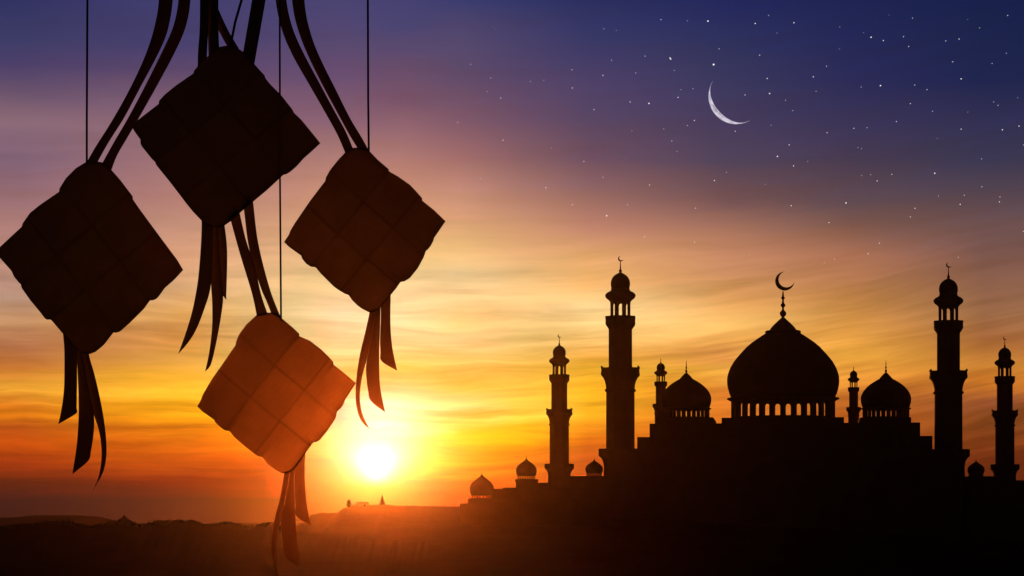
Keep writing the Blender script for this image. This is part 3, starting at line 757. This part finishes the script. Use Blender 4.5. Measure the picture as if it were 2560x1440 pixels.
# the sunlit slice of the sphere, seen from the viewer, lower left
vd = (Vector((0, 0, EYE))-mc).normalized()
a = R(224)
limb = Vector((math.cos(a), 0, math.sin(a))); limb = (limb-vd*limb.dot(vd)).normalized()
ax = vd.cross(limb).normalized()
vs = []; fs = []; na, nb = 60, 10
PH = R(40)
for i in range(na+1):
    th = R(-81)+R(162)*i/na
    tp = max(0., 1-(th/R(81))**2)**.4
    for j in range(nb+1):
        ph = R(-4)+(PH*tp-R(1))*j/nb
        vs.append((limb*math.cos(ph)+vd*math.sin(ph))*math.cos(th)*rm+ax*math.sin(th)*rm)
for i in range(na):
    for j in range(nb):
        b_ = i*(nb+1)+j; fs.append((b_, b_+1, b_+nb+2, b_+nb+1))
moon = mesh_obj('crescent_moon', vs, fs, MOONM, None, True, mc)
tag(moon, 'thin white crescent moon in the blue upper sky', 'moon')

STARM = bpy.data.materials.new('starlight'); STARM.use_nodes = True
q = N(STARM.node_tree); STARM.node_tree.nodes.clear()
em = q.new('ShaderNodeEmission'); em.inputs[0].default_value = (1., .97, .95, 1); em.inputs[1].default_value = 1.1
q.put(q.new('ShaderNodeOutputMaterial').inputs[0], em.outputs[0])
SA = [(1162,107,2),(1306,113,1.5),(1418,115,4),(850,157,1.7),(919,166,1.2),(244,148,.7),(258,158,.6),(1479,266,1.7),(1075,306,1.8),(1211,316,3.2),(1215,322,3.2),(892,329,1.8),(124,351,1.7),(1449,352,5),(676,380,2),(1234,384,1.4),(845,411,2.4),(1024,398,1.8),(233,425,1.6),(450,445,1.8),(523,438,1.3),(678,480,2.3),(214,499,1.3),(1337,484,1.5),(1271,489,1.2),(288,535,2),(1255,531,2.5),(993,556,2.2),(1096,564,3.5),(796,597,2.3),(1344,657,2.4),(53,669,1.8),(1306,685,1.6),(1567,716,2),(1177,703,1.4),(1003,713,1.1),(1221,769,1.8),(300,765,2.2),(565,809,1.3),(1249,827,1.3),(741,881,2.2),(1519,940,1.3),(1453,985,2.5),(846,967,1.7),(179,973,1.3),(534,1024,2.3),(1099,1009,2),(679,1117,2),(980,1117,1.8),(1350,1136,2.2),(866,1177,3.3),(1072,1292,1.9),(1345,1321,2.1)]
SB = [(178,84,1.8),(105,128,3),(316,124,2.8),(224,180,1),(566,147,1.4),(696,178,1.2),(737,203,3.3),(804,221,2.5),(963,99,1.8),(835,82,.8),(914,200,2),(942,254,2),(1144,223,1.8),(1217,213,2.2),(1263,106,1),(1329,152,1.7),(1482,84,2.2),(1475,290,1.5),(564,266,1.1),(129,301,2.3),(494,361,1.9),(1182,337,2.2),(1397,346,1.7),(422,419,2.6),(170,428,2.6),(1228,430,3),(49,518,2),(183,510,3.2),(270,547,1.8),(437,498,1.4),(309,603,1.5),(683,475,1.6),(788,467,3.5),(975,464,1.9),(1042,489,1.8),(951,565,2.2),(1406,556,1.7),(1429,574,1.7),(1536,533,1.2),(1072,607,1.7),(1265,612,1),(875,663,2.1),(191,683,1.3),(643,700,2.2),(715,696,1.5),(497,724,2),(1228,704,2.3),(1453,708,2.7),(1544,688,2.5),(290,790,2.2),(226,853,3.3),(1097,756,1),(665,805,1.2),(685,811,1.5),(1568,791,1.5),(1340,867,1.6),(391,881,1.3),(314,905,2.6),(686,958,1.3),(735,953,1.3),(850,951,2),(770,987,2.3),(1084,945,3.3),(159,1005,1.1),(1105,1070,1.3),(1341,1019,1.8),(1245,1065,1.7),(1440,1074,1.7),(1223,1115,2.6),(1437,1101,2.3),(301,1122,2.4),(600,1107,3.4),(976,1136,2.3),(951,1183,1.8),(507,1214,2.2),(782,1326,2.1),(721,1384,2.2),(74,1389,1.5),(1213,1403,1.5),(1568,1262,1.7),(537,1414,1.6),(482,1434,1.4)]
bm = bmesh.new(); bmesh.ops.create_icosphere(bm, subdivisions=1, radius=1.)
sme = bpy.data.meshes.new('star'); bm.to_mesh(sme); bm.free(); sme.materials.append(STARM)
SPECIAL = {(1449,352): 'biggest star, just above the upper tip of the crescent moon',
           (1418,115): 'bright star high above the crescent moon, near the top edge',
           (49,518): 'star shining inside the curve of the crescent moon',
           (1567,716): 'star close below the bottom of the crescent moon'}
for off, lst in ((1120, SA), (1840, SB)):
    for x, y, s_ in lst:
        o = bpy.data.objects.new('star', sme); C.objects.link(o)
        o.location = W(off+x/2.182, y/2.182, SD-150); r_ = (s_*.44+.15)*SD/F
        o.scale = (r_, r_, r_)
        lab = SPECIAL.get((x, y)) or ('bright white star in the deep blue evening sky' if s_ >= 2.6 else 'small white star in the evening sky' if s_ >= 1.7 else 'faint tiny star in the evening sky')
        tag(o, lab, 'star', 'stars scattered over the evening sky')

# ------------------------------------------------------------------ evening haze: even air round everything below the sky
HAZE = bpy.data.materials.new('evening_haze'); HAZE.use_nodes = True
q = N(HAZE.node_tree); HAZE.node_tree.nodes.clear()
pv = q.new('ShaderNodeVolumePrincipled')
pv.inputs['Color'].default_value = (1., .72, .26, 1); pv.inputs['Density'].default_value = 2.55e-5; pv.inputs['Anisotropy'].default_value = .975
q.put(q.new('ShaderNodeOutputMaterial').inputs['Volume'], pv.outputs[0])
b = MB(); b.box(-365, 365, -65, 1045, -2.5, 64)
hz = b.build('haze', HAZE); struct(hz, 'stuff')
